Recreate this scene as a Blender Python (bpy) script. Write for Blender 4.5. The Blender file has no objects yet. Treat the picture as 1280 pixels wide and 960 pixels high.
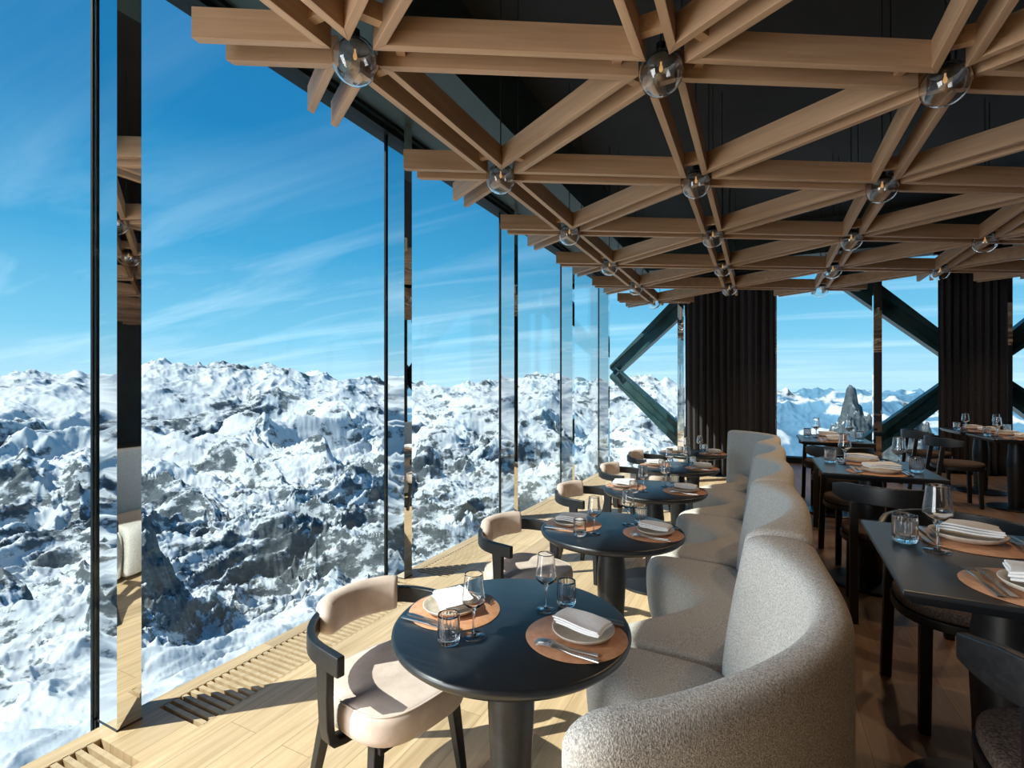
import bpy, bmesh, math, random
import numpy as np
from mathutils import Vector, Matrix
random.seed(7)
S = bpy.context.scene
COL = S.collection
PI = math.pi
R = math.radians
# ------------------------------------------------------------------ camera, sky, sun, exposure
# world frame: +Y runs along the window wall, +X points from the window wall into the room, the eye is at the origin
TH = 26.5
EYE = 1.55
cam = bpy.data.objects.new('camera', bpy.data.cameras.new('camera')); COL.objects.link(cam)
cam.location = (0, 0, EYE); cam.rotation_euler = (R(90), 0, R(TH))
cam.data.sensor_width = 36; cam.data.lens = 624 / 1280 * 36
cam.data.shift_y = 7 / 1280
cam.data.clip_start = 0.02; cam.data.clip_end = 60000
S.camera = cam
S.view_settings.view_transform = 'Standard'; S.view_settings.look = 'None'
S.view_settings.gamma = 1; S.view_settings.use_curve_mapping = False
S.view_settings.exposure = 0.66
cy = S.cycles
cy.use_denoising = True
cy.max_bounces = 10; cy.diffuse_bounces = 5; cy.glossy_bounces = 5; cy.transmission_bounces = 8; cy.transparent_max_bounces = 12
cy.sample_clamp_indirect = 4.0; cy.caustics_reflective = False; cy.caustics_refractive = False

W = bpy.data.worlds.new('sky'); S.world = W; W.use_nodes = True
def NN(nt, typ, **kw):
    n = nt.nodes.new(typ)
    for k, v in kw.items():
        if k.startswith('i_'):
            key = k[2:]; key = int(key) if key.isdigit() else key.replace('_', ' ')
            n.inputs[key].default_value = v
        else: setattr(n, k, v)
    return n
def ramp(nt, stops, interp='LINEAR'):
    n = nt.nodes.new('ShaderNodeValToRGB'); cr = n.color_ramp; cr.interpolation = interp
    while len(cr.elements) < len(stops): cr.elements.new(0.5)
    for e, (p, c) in zip(cr.elements, stops):
        e.position = p; e.color = (c, c, c, 1) if isinstance(c, (int, float)) else (*c, 1)
    return n
def build_world():
    nt = W.node_tree; nt.nodes.clear(); L = nt.links.new
    out = NN(nt, 'ShaderNodeOutputWorld'); bg = NN(nt, 'ShaderNodeBackground'); bg.inputs[1].default_value = 1.12
    tc = NN(nt, 'ShaderNodeTexCoord'); sep = NN(nt, 'ShaderNodeSeparateXYZ'); L(tc.outputs['Generated'], sep.inputs[0])
    mr = NN(nt, 'ShaderNodeMapRange', i_1=-0.05, i_2=1.0, i_3=0.0, i_4=1.0); L(sep.outputs[2], mr.inputs[0])
    g = ramp(nt, [(0.0, (.20, .42, .58)), (.06, (.36, .54, .64)), (.14, (.16, .41, .575)), (.28, (.045, .26, .46)), (.45, (.013, .155, .34)), (.75, (.009, .10, .26)), (1, (.008, .08, .22))])
    L(mr.outputs[0], g.inputs[0])
    # thin streaky cirrus: project the view direction on a high plane, stretch it
    add = NN(nt, 'ShaderNodeMath', operation='ADD', i_1=0.10); L(sep.outputs[2], add.inputs[0])
    dv = NN(nt, 'ShaderNodeVectorMath', operation='DIVIDE'); L(tc.outputs['Generated'], dv.inputs[0])
    cmb = NN(nt, 'ShaderNodeCombineXYZ'); [L(add.outputs[0], cmb.inputs[i]) for i in range(3)]; L(cmb.outputs[0], dv.inputs[1])
    mp = NN(nt, 'ShaderNodeMapping'); mp.inputs['Rotation'].default_value = (0, 0, R(-46)); mp.inputs['Scale'].default_value = (.38, 2.1, 0); mp.inputs['Location'].default_value = (1.7, .4, 0)
    L(dv.outputs[0], mp.inputs[0])
    n1 = NN(nt, 'ShaderNodeTexNoise', i_Scale=.9, i_Detail=9, i_Roughness=.58, i_Distortion=.6); L(mp.outputs[0], n1.inputs['Vector'])
    r1 = ramp(nt, [(.47, 0.0), (.80, .42)]); L(n1.outputs[0], r1.inputs[0])
    fade = ramp(nt, [(0, .9), (.22, .85), (.42, .25), (.7, .06)]); L(mr.outputs[0], fade.inputs[0])
    mul = NN(nt, 'ShaderNodeMath', operation='MULTIPLY'); L(r1.outputs[0], mul.inputs[0]); L(fade.outputs[0], mul.inputs[1])
    mx = NN(nt, 'ShaderNodeMixRGB'); mx.inputs[2].default_value = (.72, .82, .9, 1)
    L(mul.outputs[0], mx.inputs[0]); L(g.outputs[0], mx.inputs[1]); L(mx.outputs[0], bg.inputs[0]); L(bg.outputs[0], out.inputs[0])
build_world()
SUN_H, SUN_E = R(47.5), R(45)
sl = bpy.data.lights.new('sun', 'SUN'); sl.energy = 5.2; sl.angle = R(.55); sl.color = (1, .95, .86)
sun = bpy.data.objects.new('sun', sl); COL.objects.link(sun)
sd = Vector((math.sin(SUN_H) * math.cos(SUN_E), math.cos(SUN_H) * math.cos(SUN_E), -math.sin(SUN_E)))
sun.rotation_euler = sd.to_track_quat('-Z', 'Y').to_euler(); sun.location = (-20, -20, 20)
# added fill lamp inside the window wall behind the camera, lifts the shaded interior
bl = bpy.data.lights.new('fill_left', 'AREA'); bl.shape = 'RECTANGLE'; bl.size = 3.4; bl.size_y = 2.9; bl.energy = 230; bl.color = (.95, .98, 1)
bo_ = bpy.data.objects.new('fill_left', bl); COL.objects.link(bo_); bo_.location = (-2.58, -1.95, 1.8); bo_.rotation_euler = Vector((1, 0, 0)).to_track_quat('-Z', 'Y').to_euler()

# ------------------------------------------------------------------ materials
def mat(name, col, rough=.5, metal=0, spec=.5):
    m = bpy.data.materials.new(name); m.use_nodes = True
    b = m.node_tree.nodes['Principled BSDF']
    b.inputs['Base Color'].default_value = (*col, 1); b.inputs['Roughness'].default_value = rough
    b.inputs['Metallic'].default_value = metal; b.inputs['Specular IOR Level'].default_value = spec
    return m, m.node_tree, b
def noisy(name, c1, c2, scale=(20, 20, 20), rough=.5, detail=5, bump=0., bscale=None, spec=.5, lo=.35, hi=.65, metal=0, rnd=0.):
    m, nt, b = mat(name, c1, rough, metal, spec); L = nt.links.new
    tc = NN(nt, 'ShaderNodeTexCoord'); mp = NN(nt, 'ShaderNodeMapping'); mp.inputs['Scale'].default_value = scale
    L(tc.outputs['Object'], mp.inputs[0])
    n = NN(nt, 'ShaderNodeTexNoise', i_Scale=1, i_Detail=detail, i_Roughness=.6)
    if rnd:
        oi = NN(nt, 'ShaderNodeObjectInfo'); ad = NN(nt, 'ShaderNodeVectorMath', operation='ADD'); sc = NN(nt, 'ShaderNodeMath', operation='MULTIPLY', i_1=40.)
        L(oi.outputs['Random'], sc.inputs[0]); L(mp.outputs[0], ad.inputs[0]); L(sc.outputs[0], ad.inputs[1]); L(ad.outputs[0], n.inputs['Vector'])
    else: L(mp.outputs[0], n.inputs['Vector'])
    r = ramp(nt, [(lo, c1), (hi, c2)]); L(n.outputs[0], r.inputs[0])
    if rnd:
        hs = NN(nt, 'ShaderNodeHueSaturation'); mr = NN(nt, 'ShaderNodeMapRange', i_1=0., i_2=1., i_3=1 - rnd, i_4=1 + rnd); L(oi.outputs['Random'], mr.inputs[0])
        L(mr.outputs[0], hs.inputs['Value']); L(r.outputs[0], hs.inputs['Color']); L(hs.outputs[0], b.inputs['Base Color'])
    else: L(r.outputs[0], b.inputs['Base Color'])
    if bump:
        nb = n
        if bscale:
            nb = NN(nt, 'ShaderNodeTexNoise', i_Scale=bscale, i_Detail=3); L(tc.outputs['Object'], nb.inputs['Vector'])
        bp = NN(nt, 'ShaderNodeBump', i_Strength=bump, i_Distance=.01); L(nb.outputs[0], bp.inputs['Height']); L(bp.outputs[0], b.inputs['Normal'])
    return m
M = {}
M['larch'] = noisy('larch_wood', (.345, .205, .115), (.47, .30, .18), (1.6, 34, 34), .5, 6, .12, rnd=.13, lo=.3, hi=.7)
M['steel_teal'] = noisy('painted_steel', (.020, .055, .056), (.035, .085, .085), (3, 3, 3), .45)
M['mirror'] = mat('polished_steel', (.86, .87, .87), .015, 1)[0]
M['frame'] = mat('dark_frame', (.007, .012, .015), .6, 0, .2)[0]
M['black'] = noisy('black_ceiling', (.006, .006, .006), (.012, .011, .010), (4, 4, 4), .7)
M['soffit'] = noisy('teal_soffit', (.022, .040, .038), (.028, .048, .045), (2, 2, 2), .55)
M['blackwood'] = noisy('black_stained_ash', (.006, .0065, .007), (.013, .013, .014), (6, 60, 60), .42, 5, .06, rnd=.1)
M['tabletop'] = noisy('black_ash_top', (.007, .009, .011), (.013, .015, .017), (3, 70, 70), .34, 4, .04, spec=.6)
M['blackmetal'] = mat('black_metal', (.010, .010, .011), .32, 0, .6)[0]
M['velvet'] = noisy('beige_velvet', (.54, .43, .36), (.68, .56, .48), (9, 9, 9), .75, 4, .05, spec=.25)
M['brownwool'] = noisy('brown_wool', (.055, .04, .032), (.14, .105, .085), (160, 160, 160), .9, 2, .4, spec=.1)
M['leather'] = noisy('tan_leather', (.44, .205, .10), (.58, .29, .155), (30, 30, 30), .55, 6, .05)
M['stoneware'] = noisy('beige_stoneware', (.52, .44, .35), (.62, .54, .44), (60, 60, 60), .5, 3)
M['linen'] = noisy('white_linen', (.80, .79, .77), (.86, .85, .83), (80, 80, 80), .8, 3, .1, spec=.2)
M['cutlery'] = mat('brushed_steel', (.42, .40, .38), .28, 1)[0]
M['curtain'] = noisy('dark_curtain', (.036, .033, .035), (.060, .055, .057), (120, 120, 40), .9, 3, .1, spec=.15)
M['darkwall'] = noisy('dark_wall', (.030, .026, .022), (.045, .038, .032), (3, 3, 3), .7)
M['bulb'] = mat('bulb_glass', (.9, .6, .3), .2)[0]
def mk_bulb():
    nt = M['bulb'].node_tree; b = nt.nodes['Principled BSDF']
    b.inputs['Emission Color'].default_value = (1, .55, .2, 1); b.inputs['Emission Strength'].default_value = .35
mk_bulb()
def mk_boucle():
    m, nt, b = mat('grey_boucle', (.4, .38, .36), .95, 0, .1); L = nt.links.new
    tc = NN(nt, 'ShaderNodeTexCoord')
    n = NN(nt, 'ShaderNodeTexNoise', i_Scale=240, i_Detail=5, i_Roughness=.7); L(tc.outputs['Object'], n.inputs['Vector'])
    v = NN(nt, 'ShaderNodeTexVoronoi', i_Scale=330); L(tc.outputs['Object'], v.inputs['Vector'])
    r = ramp(nt, [(.34, (.25, .245, .225)), (.5, (.56, .53, .48)), (.66, (.82, .79, .72))]); L(n.outputs[0], r.inputs[0]); L(r.outputs[0], b.inputs['Base Color'])
    ad = NN(nt, 'ShaderNodeMath', operation='ADD'); L(n.outputs[0], ad.inputs[0]); L(v.outputs[0], ad.inputs[1])
    bp = NN(nt, 'ShaderNodeBump', i_Strength=.4, i_Distance=.003); L(ad.outputs[0], bp.inputs['Height']); L(bp.outputs[0], b.inputs['Normal'])
    return m
M['boucle'] = mk_boucle()
def mk_floor(name, c1, c2, c3, rot, rough):
    m, nt, b = mat(name, c1, rough, 0, .35); L = nt.links.new
    tc = NN(nt, 'ShaderNodeTexCoord'); mp = NN(nt, 'ShaderNodeMapping'); mp.inputs['Rotation'].default_value = (0, 0, rot); L(tc.outputs['Object'], mp.inputs[0])
    br = NN(nt, 'ShaderNodeTexBrick', i_Scale=1, i_Mortar_Size=.0012, i_Bias=0, i_Brick_Width=1.5, i_Row_Height=.17); br.offset = .37
    br.inputs['Color1'].default_value = (0, 0, 0, 1); br.inputs['Color2'].default_value = (1, 1, 1, 1); br.inputs['Mortar'].default_value = (.5, .5, .5, 1)
    L(mp.outputs[0], br.inputs['Vector'])
    mp2 = NN(nt, 'ShaderNodeMapping'); mp2.inputs['Scale'].default_value = (1.5, 26, 1); L(mp.outputs[0], mp2.inputs[0])
    ad = NN(nt, 'ShaderNodeVectorMath', operation='ADD'); sc = NN(nt, 'ShaderNodeVectorMath', operation='SCALE'); sc.inputs['Scale'].default_value = 9.
    L(br.outputs['Color'], sc.inputs[0]); L(mp2.outputs[0], ad.inputs[0]); L(sc.outputs[0], ad.inputs[1])
    n = NN(nt, 'ShaderNodeTexNoise', i_Scale=1, i_Detail=7, i_Roughness=.62, i_Distortion=.4); L(ad.outputs[0], n.inputs['Vector'])
    r = ramp(nt, [(.32, c1), (.55, c2), (.72, c3)]); L(n.outputs[0], r.inputs[0])
    hs = NN(nt, 'ShaderNodeHueSaturation'); mr = NN(nt, 'ShaderNodeMapRange', i_1=0., i_2=1., i_3=.84, i_4=1.12); L(br.outputs['Color'], mr.inputs[0]); L(mr.outputs[0], hs.inputs['Value']); L(r.outputs[0], hs.inputs['Color'])
    mx = NN(nt, 'ShaderNodeMixRGB', blend_type='MULTIPLY'); mx.inputs[2].default_value = (.45, .4, .35, 1); L(br.outputs['Fac'], mx.inputs[0]); L(hs.outputs[0], mx.inputs[1]); L(mx.outputs[0], b.inputs['Base Color'])
    return m
M['oak'] = mk_floor('oak_planks', (.50, .345, .19), (.64, .46, .27), (.72, .54, .34), R(90), .42)
M['oakdark'] = mk_floor('smoked_oak_planks', (.20, .125, .073), (.28, .175, .105), (.34, .22, .135), R(90), .45)
M['oakgrille'] = noisy('oak_slats', (.50, .36, .21), (.66, .49, .30), (20, 4, 20), .5, 4)
M['well'] = mat('grille_well', (.008, .008, .008), .8)[0]
def mk_pane():
    m = bpy.data.materials.new('window_glass'); m.use_nodes = True; nt = m.node_tree; nt.nodes.clear(); L = nt.links.new
    o = NN(nt, 'ShaderNodeOutputMaterial'); tr = NN(nt, 'ShaderNodeBsdfTransparent'); tr.inputs[0].default_value = (.90, .955, .965, 1)
    gl = NN(nt, 'ShaderNodeBsdfGlossy'); gl.inputs['Roughness'].default_value = .0; gl.inputs[0].default_value = (.8, .95, 1, 1)
    fr = NN(nt, 'ShaderNodeFresnel'); mx = NN(nt, 'ShaderNodeMixShader')
    ge = NN(nt, 'ShaderNodeNewGeometry'); ior = NN(nt, 'ShaderNodeMapRange', i_1=0., i_2=1., i_3=1.3, i_4=1 / 1.3); L(ge.outputs['Backfacing'], ior.inputs[0]); L(ior.outputs[0], fr.inputs['IOR'])
    L(fr.outputs[0], mx.inputs[0]); L(tr.outputs[0], mx.inputs[1]); L(gl.outputs[0], mx.inputs[2]); L(mx.outputs[0], o.inputs[0])
    return m
M['pane'] = mk_pane()
def mk_glass(name, col, rough=0.0):
    m = bpy.data.materials.new(name); m.use_nodes = True; nt = m.node_tree; nt.nodes.clear(); L = nt.links.new
    o = NN(nt, 'ShaderNodeOutputMaterial'); g = NN(nt, 'ShaderNodeBsdfGlass'); g.inputs['Color'].default_value = (*col, 1); g.inputs['Roughness'].default_value = rough; g.inputs['IOR'].default_value = 1.48
    L(g.outputs[0], o.inputs[0]); return m
M['glass'] = mk_glass('clear_glass', (1, 1, 1))

# ------------------------------------------------------------------ mesh helpers
class MB:
    def __init__(s): s.v = []; s.f = []
    def add(s, vs, fs):
        o = len(s.v); s.v += [tuple(p) for p in vs]; s.f += [tuple(o + i for i in f) for f in fs]; return s
    def box(s, x0, x1, y0, y1, z0, z1):
        return s.add([(x0, y0, z0), (x1, y0, z0), (x1, y1, z0), (x0, y1, z0), (x0, y0, z1), (x1, y0, z1), (x1, y1, z1), (x0, y1, z1)],
                     [(3, 2, 1, 0), (4, 5, 6, 7), (0, 1, 5, 4), (1, 2, 6, 5), (2, 3, 7, 6), (3, 0, 4, 7)])
    def prism(s, poly, z0, z1):
        n = len(poly)
        return s.add([(x, y, z0) for x, y in poly] + [(x, y, z1) for x, y in poly],
                     [tuple(range(n - 1, -1, -1)), tuple(range(n, 2 * n))] + [(i, (i + 1) % n, n + (i + 1) % n, n + i) for i in range(n)])
    def rings(s, rs, cap0=True, cap1=True, closed=True):
        n = len(rs[0]); vs = [p for r in rs for p in r]; fs = []
        for a in range(len(rs) - 1):
            for i in range(n if closed else n - 1):
                j = (i + 1) % n; fs.append((a * n + i, a * n + j, (a + 1) * n + j, (a + 1) * n + i))
        if cap0: fs.append(tuple(range(n - 1, -1, -1)))
        if cap1: fs.append(tuple((len(rs) - 1) * n + i for i in range(n)))
        return s.add(vs, fs)
    def lathe(s, prof, n=32, c=(0, 0, 0), flute=0, nfl=0, cap0=True, cap1=True):
        rs = []
        for q in prof:
            r, z = q[0], q[1]; k = q[2] if len(q) > 2 else 0
            rs.append([(c[0] + r * (1 + k * flute * math.cos(nfl * 2 * PI * i / n)) * math.cos(2 * PI * i / n), c[1] + r * (1 + k * flute * math.cos(nfl * 2 * PI * i / n)) * math.sin(2 * PI * i / n), c[2] + z) for i in range(n)])
        return s.rings(rs, cap0, cap1)
    def bar(s, p0, p1, w0, w1=None, d0=None, d1=None, n=4, roll=0):
        w1 = w0 if w1 is None else w1; d0 = w0 if d0 is None else d0; d1 = w1 if d1 is None else d1
        p0, p1 = Vector(p0), Vector(p1); ax = (p1 - p0).normalized()
        ref = Vector((0, 0, 1)) if abs(ax.z) < .9 else Vector((0, 1, 0))
        a = ax.cross(ref).normalized(); b = a.cross(ax).normalized()
        if roll: q = Matrix.Rotation(roll, 3, ax); a = q @ a; b = q @ b
        rs = []
        for p, w, d in ((p0, w0, d0), (p1, w1, d1)):
            if n == 4: rs.append([p + a * w / 2 * sx + b * d / 2 * sy for sx, sy in ((-1, -1), (1, -1), (1, 1), (-1, 1))])
            else: rs.append([p + a * w / 2 * math.cos(2 * PI * i / n) + b * d / 2 * math.sin(2 * PI * i / n) for i in range(n)])
        return s.rings(rs)
    def mesh(s, name):
        me = bpy.data.meshes.new(name); me.from_pydata(s.v, [], s.f)
        bm = bmesh.new(); bm.from_mesh(me); bmesh.ops.remove_doubles(bm, verts=bm.verts, dist=2e-5); bmesh.ops.recalc_face_normals(bm, faces=bm.faces); bm.to_mesh(me); bm.free()
        return me
    def build(s, name, m, parent=None, smooth=False, bevel=0, bseg=2, sub=0, loc=None, rz=0):
        return link(name, s.mesh(name), m, parent, smooth, bevel, bseg, sub, loc, rz)
def link(name, me, m, parent=None, smooth=False, bevel=0, bseg=2, sub=0, loc=None, rz=0):
    if not me.materials: me.materials.append(m)
    if smooth:
        for p in me.polygons: p.use_smooth = True
    o = bpy.data.objects.new(name, me); COL.objects.link(o)
    if parent is not None: o.parent = parent
    if loc is not None: o.location = loc
    o.rotation_euler.z = rz
    if bevel:
        b = o.modifiers.new('bevel', 'BEVEL'); b.width = bevel; b.segments = bseg; b.limit_method = 'ANGLE'; b.angle_limit = R(35)
        for p in me.polygons: p.use_smooth = True
        w = o.modifiers.new('wn', 'WEIGHTED_NORMAL'); w.keep_sharp = True
    elif smooth == 'sharp':
        me.set_sharp_from_angle(angle=R(38))
    if sub:
        b = o.modifiers.new('sub', 'SUBSURF'); b.levels = sub; b.render_levels = sub
    return o
def empty(name, loc=(0, 0, 0), rz=0):
    o = bpy.data.objects.new(name, None); COL.objects.link(o); o.location = loc; o.rotation_euler.z = rz; o.empty_display_size = .1; return o
def tag(o, label=None, cat=None, group=None, kind=None):
    for k, v in (('label', label), ('category', cat), ('group', group), ('kind', kind)):
        if v: o[k] = v
    return o
def copy_tree(o, parent=None):
    c = o.copy(); COL.objects.link(c)
    if parent is not None: c.parent = parent; c.matrix_parent_inverse = o.matrix_parent_inverse.copy()
    for ch in list(o.children): copy_tree(ch, c)
    return c
class Proto:
    """first use hands out the original, later uses hand out copies"""
    def __init__(s, make): s.make = make; s.o = None
    def put(s, loc, rz, label, cat, group=None):
        if s.o is None: o = s.o = s.make()
        else: o = copy_tree(s.o)
        o.location = loc; o.rotation_euler = (0, 0, rz)
        return tag(o, label, cat, group)
def arc(cx, cy_, r, a0, a1, n): return [(cx + r * math.cos(a0 + (a1 - a0) * i / n), cy_ + r * math.sin(a0 + (a1 - a0) * i / n)) for i in range(n + 1)]
def smoothstep(a, b, x):
    t = np.clip((x - a) / (b - a), 0, 1); return t * t * (3 - 2 * t)

# ------------------------------------------------------------------ mountains
def perlin(x, y, seed):
    rs = np.random.RandomState(seed); p = rs.permutation(512); ang = rs.rand(512) * 2 * PI; gx, gy = np.cos(ang), np.sin(ang)
    xi, yi = np.floor(x).astype(int), np.floor(y).astype(int); xf, yf = x - xi, y - yi
    u = xf ** 3 * (xf * (xf * 6 - 15) + 10); v = yf ** 3 * (yf * (yf * 6 - 15) + 10)
    def g(a, b, dx, dy):
        h = p[(p[a & 511] + b) & 511]; return gx[h] * dx + gy[h] * dy
    n00 = g(xi, yi, xf, yf); n10 = g(xi + 1, yi, xf - 1, yf); n01 = g(xi, yi + 1, xf, yf - 1); n11 = g(xi + 1, yi + 1, xf - 1, yf - 1)
    return ((n00 * (1 - u) + n10 * u) * (1 - v) + (n01 * (1 - u) + n11 * u) * v) * 1.5
def fbm(x, y, oct_, seed, gain=.5):
    s = 0; a = 1
    for o in range(oct_): s = s + a * perlin(x * 2 ** o, y * 2 ** o, seed + o); a *= gain
    return s
def ridged(x, y, oct_, seed, gain=.52):
    s = 0; a = 1.; w = 1.
    for o in range(oct_):
        n = (1 - np.abs(perlin(x * 2.05 ** o + 3.1 * o, y * 2.05 ** o, seed + o)) * 1.25); n = np.clip(n, 0, 1) ** 2
        s = s + a * n * w; w = np.clip(n * 1.6, 0, 1); a *= gain
    return s
def terrain():
    azs = np.concatenate([np.linspace(-178, -60, 150)[:-1], np.linspace(-60, 50, 1250), np.linspace(50, 110, 70)[1:]])
    lr = np.concatenate([np.linspace(math.log(70), math.log(700), 260)[:-1], np.linspace(math.log(700), math.log(16000), 900)])
    A, LR = np.meshgrid(np.radians(azs), lr, indexing='ij'); r = np.exp(LR); deg = np.degrees(A)
    # mean gradient of sight on the ground, near to far
    e = np.interp(LR, np.log([70, 200, 400, 800, 1500, 3000, 5000, 8000, 12000, 16000]), [-1.1, -.86, -.62, -.43, -.29, -.160, -.085, -.030, -.01, -.03])
    right = smoothstep(14, 30, deg)
    e = e - right * smoothstep(900, 2500, r) * np.interp(LR, np.log([900, 2500, 6000, 16000]), [.0, .10, .06, .015])
    wx, wy = fbm(A * 2.2, LR * 2.2, 3, 50) * .26, fbm(A * 2.2 + 9, LR * 2.2, 3, 60) * .26
    ua, ub = (A + wx) * .85 + (LR + wy) * .5, (LR + wy) * .85 - (A + wx) * .5
    big = ridged(ua * 2.1, ub * 1.5, 3, 11, .40)
    med = ridged((A * .8 + LR * .6 + wx) * 9, (LR * .8 - A * .6 + wy) * 6.5, 4, 21, .48)
    det = fbm(A * 55, LR * 45, 4, 41, .6)
    amp = np.interp(LR, np.log([70, 300, 700, 1200, 2500, 6000, 9500, 16000]), [.02, .025, .040, .078, .074, .050, .034, .02])
    amp = amp * (1 - .68 * right)
    h = e + amp * ((big - .8) + (.30 * (med - .8) + .05 * det) * (.25 + .75 * smoothstep(300, 1100, r)))
    h += .012 * fbm(A * 5, LR * 5, 4, 90) * smoothstep(200, 800, r)
    # skyline: lift summits to the profile seen over the far ridge
    px = [-110, -70, -46, -42, -40, -37.5, -35.5, -34, -32, -29.5, -27.5, -26, -24, -22, -17, -14, -10, -6, 0, 4, 7, 11, 15, 20, 28, 34, 42, 60, 110]
    py = [.02, .02, .016, .022, .019, .032, .044, .040, .036, .041, .034, .040, .042, .028, .022, .016, .006, .007, .014, .030, .018, .020, .020, .006, -.006, -.008, -.008, 0, 0]
    sky = np.interp(deg, px, py)
    band = np.exp(-((LR - math.log(9500)) / .30) ** 2)
    tgt = sky + .014 * (ridged(A * 11, LR * 6, 5, 31) - 1.0)
    h = h * (1 - band) + np.minimum(np.maximum(h, tgt), tgt + .002) * band
    h = np.where(r > 10500, np.minimum(h, sky - .004), h)
    far = smoothstep(2500, 8000, r)
    h = np.where(r < 9000, np.minimum(h, sky + (1 - far) * .05 - .002 - .06 * (1 - band) * (1 - far)), h)
    # a dark rock pyramid below the first window and two rock horns seen through the end wall
    def horn(a0, r0, wa, wr, hh, sharp=1.):
        q = np.sqrt(((deg - a0) / wa) ** 2 + ((LR - math.log(r0)) / wr) ** 2)
        n = .22 * fbm(A * 26, LR * 26, 5, 77)
        return hh * np.clip(1 - q ** sharp + n * (q < 1.2), 0, None)
    horns = horn(-36.6, 1000, 4.2, .27, .12, .95)
    horns = horns + np.maximum(horn(34.4, 3600, 4.6, .27, .218, .95), horn(38.3, 3700, 4.2, .25, .208, .95))
    h += horns
    z = EYE + r * h
    hd = A - math.radians(TH)
    X, Y = r * np.sin(hd), r * np.cos(hd)
    co = np.stack([X, Y, z], -1).reshape(-1, 3).astype(np.float32); na, nr = A.shape
    idx = np.arange(na * nr).reshape(na, nr)
    q = np.stack([idx[:-1, :-1], idx[1:, :-1], idx[1:, 1:], idx[:-1, 1:]], -1).reshape(-1, 4).astype(np.int32)
    q = q[:, ::-1]
    me = bpy.data.meshes.new('mountain_terrain'); me.vertices.add(len(co)); me.vertices.foreach_set('co', co.ravel())
    me.loops.add(q.size); me.loops.foreach_set('vertex_index', np.ascontiguousarray(q).ravel()); me.polygons.add(len(q))
    me.polygons.foreach_set('loop_start', np.arange(0, q.size, 4, dtype=np.int32)); me.polygons.foreach_set('loop_total', np.full(len(q), 4, np.int32))
    me.update(calc_edges=True)
    me.polygons.foreach_set('use_smooth', np.ones(len(q), bool))
    m, nt, b = mat('snow_and_rock', (.8, .8, .8), .7, 0, .2); L = nt.links.new
    ge = NN(nt, 'ShaderNodeNewGeometry'); sp = NN(nt, 'ShaderNodeSeparateXYZ'); L(ge.outputs['Normal'], sp.inputs[0])
    # bare rock shows where the ground is steep and the snow has blown off
    P3 = np.stack([X, Y, z], -1); du = np.gradient(P3, axis=0); dv = np.gradient(P3, axis=1); nrm = np.cross(du, dv); nz = np.abs(nrm[..., 2]) / np.linalg.norm(nrm, axis=-1)
    ra, rb = A * .8 + LR * .6, LR * .8 - A * .6
    fine = fbm(ra * 20, rb * 34, 6, 140, .72); coarse = fbm(ra * 3.2, rb * 5, 4, 150)
    zone = np.interp(LR, np.log([70, 350, 650, 900, 1600, 2300, 3500, 6000, 9000, 16000]), [-1.6, -1.25, -.85, -.22, -.06, -.16, -.24, -.26, -.14, -.2]) - .12 * right
    rock = zone + np.clip(.86 - nz, -.12, .5) * 1.0 + coarse * .36 + np.clip(horns * 9, 0, .55)
    haze = right * smoothstep(4300, 5600, r) * (1 - smoothstep(11000, 14500, r)) * smoothstep(-.3, .3, .30 - 1.0 * (big - .9) - 2.2 * (med - .75) + fine * .3)
    al_ = me.attributes.new('lowland_haze', 'FLOAT', 'POINT'); al_.data.foreach_set('value', haze.astype(np.float32).ravel())
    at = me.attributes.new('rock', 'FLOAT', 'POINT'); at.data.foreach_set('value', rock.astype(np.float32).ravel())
    qa = me.attributes.new('strata', 'FLOAT_VECTOR', 'POINT'); qa.data.foreach_set('vector', np.stack([A + .25 * LR, LR * .42 - A * .3, h * 1.5], -1).astype(np.float32).ravel())
    an = NN(nt, 'ShaderNodeAttribute', attribute_name='rock'); qn = NN(nt, 'ShaderNodeAttribute', attribute_name='strata')
    n3 = NN(nt, 'ShaderNodeTexNoise', i_Scale=30, i_Detail=8, i_Roughness=.68); L(qn.outputs['Vector'], n3.inputs['Vector'])
    sm = NN(nt, 'ShaderNodeMath', operation='MULTIPLY_ADD', i_1=3.4, i_2=-1.7); L(n3.outputs[0], sm.inputs[0])
    sm2 = NN(nt, 'ShaderNodeMath', operation='ADD'); L(sm.outputs[0], sm2.inputs[0]); L(an.outputs['Fac'], sm2.inputs[1])
    mk = ramp(nt, [(.02, 0.), (.30, 1.)]); L(sm2.outputs[0], mk.inputs[0])
    n2 = NN(nt, 'ShaderNodeTexNoise', i_Scale=70, i_Detail=6, i_Roughness=.7); L(qn.outputs['Vector'], n2.inputs['Vector'])
    rc = ramp(nt, [(.3, (.030, .042, .052)), (.55, (.075, .092, .104)), (.75, (.19, .20, .205))]); L(n2.outputs[0], rc.inputs[0])  # rock greys carry a painted bluish cast of the distant air
    mx = NN(nt, 'ShaderNodeMixRGB'); mx.inputs[1].default_value = (.51, .53, .55, 1)
    L(mk.outputs[0], mx.inputs[0]); L(rc.outputs[0], mx.inputs[2])
    lo_ = NN(nt, 'ShaderNodeAttribute', attribute_name='lowland_haze'); m2 = NN(nt, 'ShaderNodeMixRGB'); m2.inputs[2].default_value = (.10, .21, .31, 1)  # blue valley haze painted into the ground colour of the far right lowland
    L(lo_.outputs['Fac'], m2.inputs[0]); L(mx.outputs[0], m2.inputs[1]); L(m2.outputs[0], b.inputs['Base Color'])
    bp = NN(nt, 'ShaderNodeBump', i_Strength=.2, i_Distance=6.); L(n2.outputs[0], bp.inputs['Height']); L(bp.outputs[0], b.inputs['Normal'])
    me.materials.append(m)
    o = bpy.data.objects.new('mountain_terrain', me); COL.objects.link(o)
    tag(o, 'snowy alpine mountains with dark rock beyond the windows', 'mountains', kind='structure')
terrain()

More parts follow.
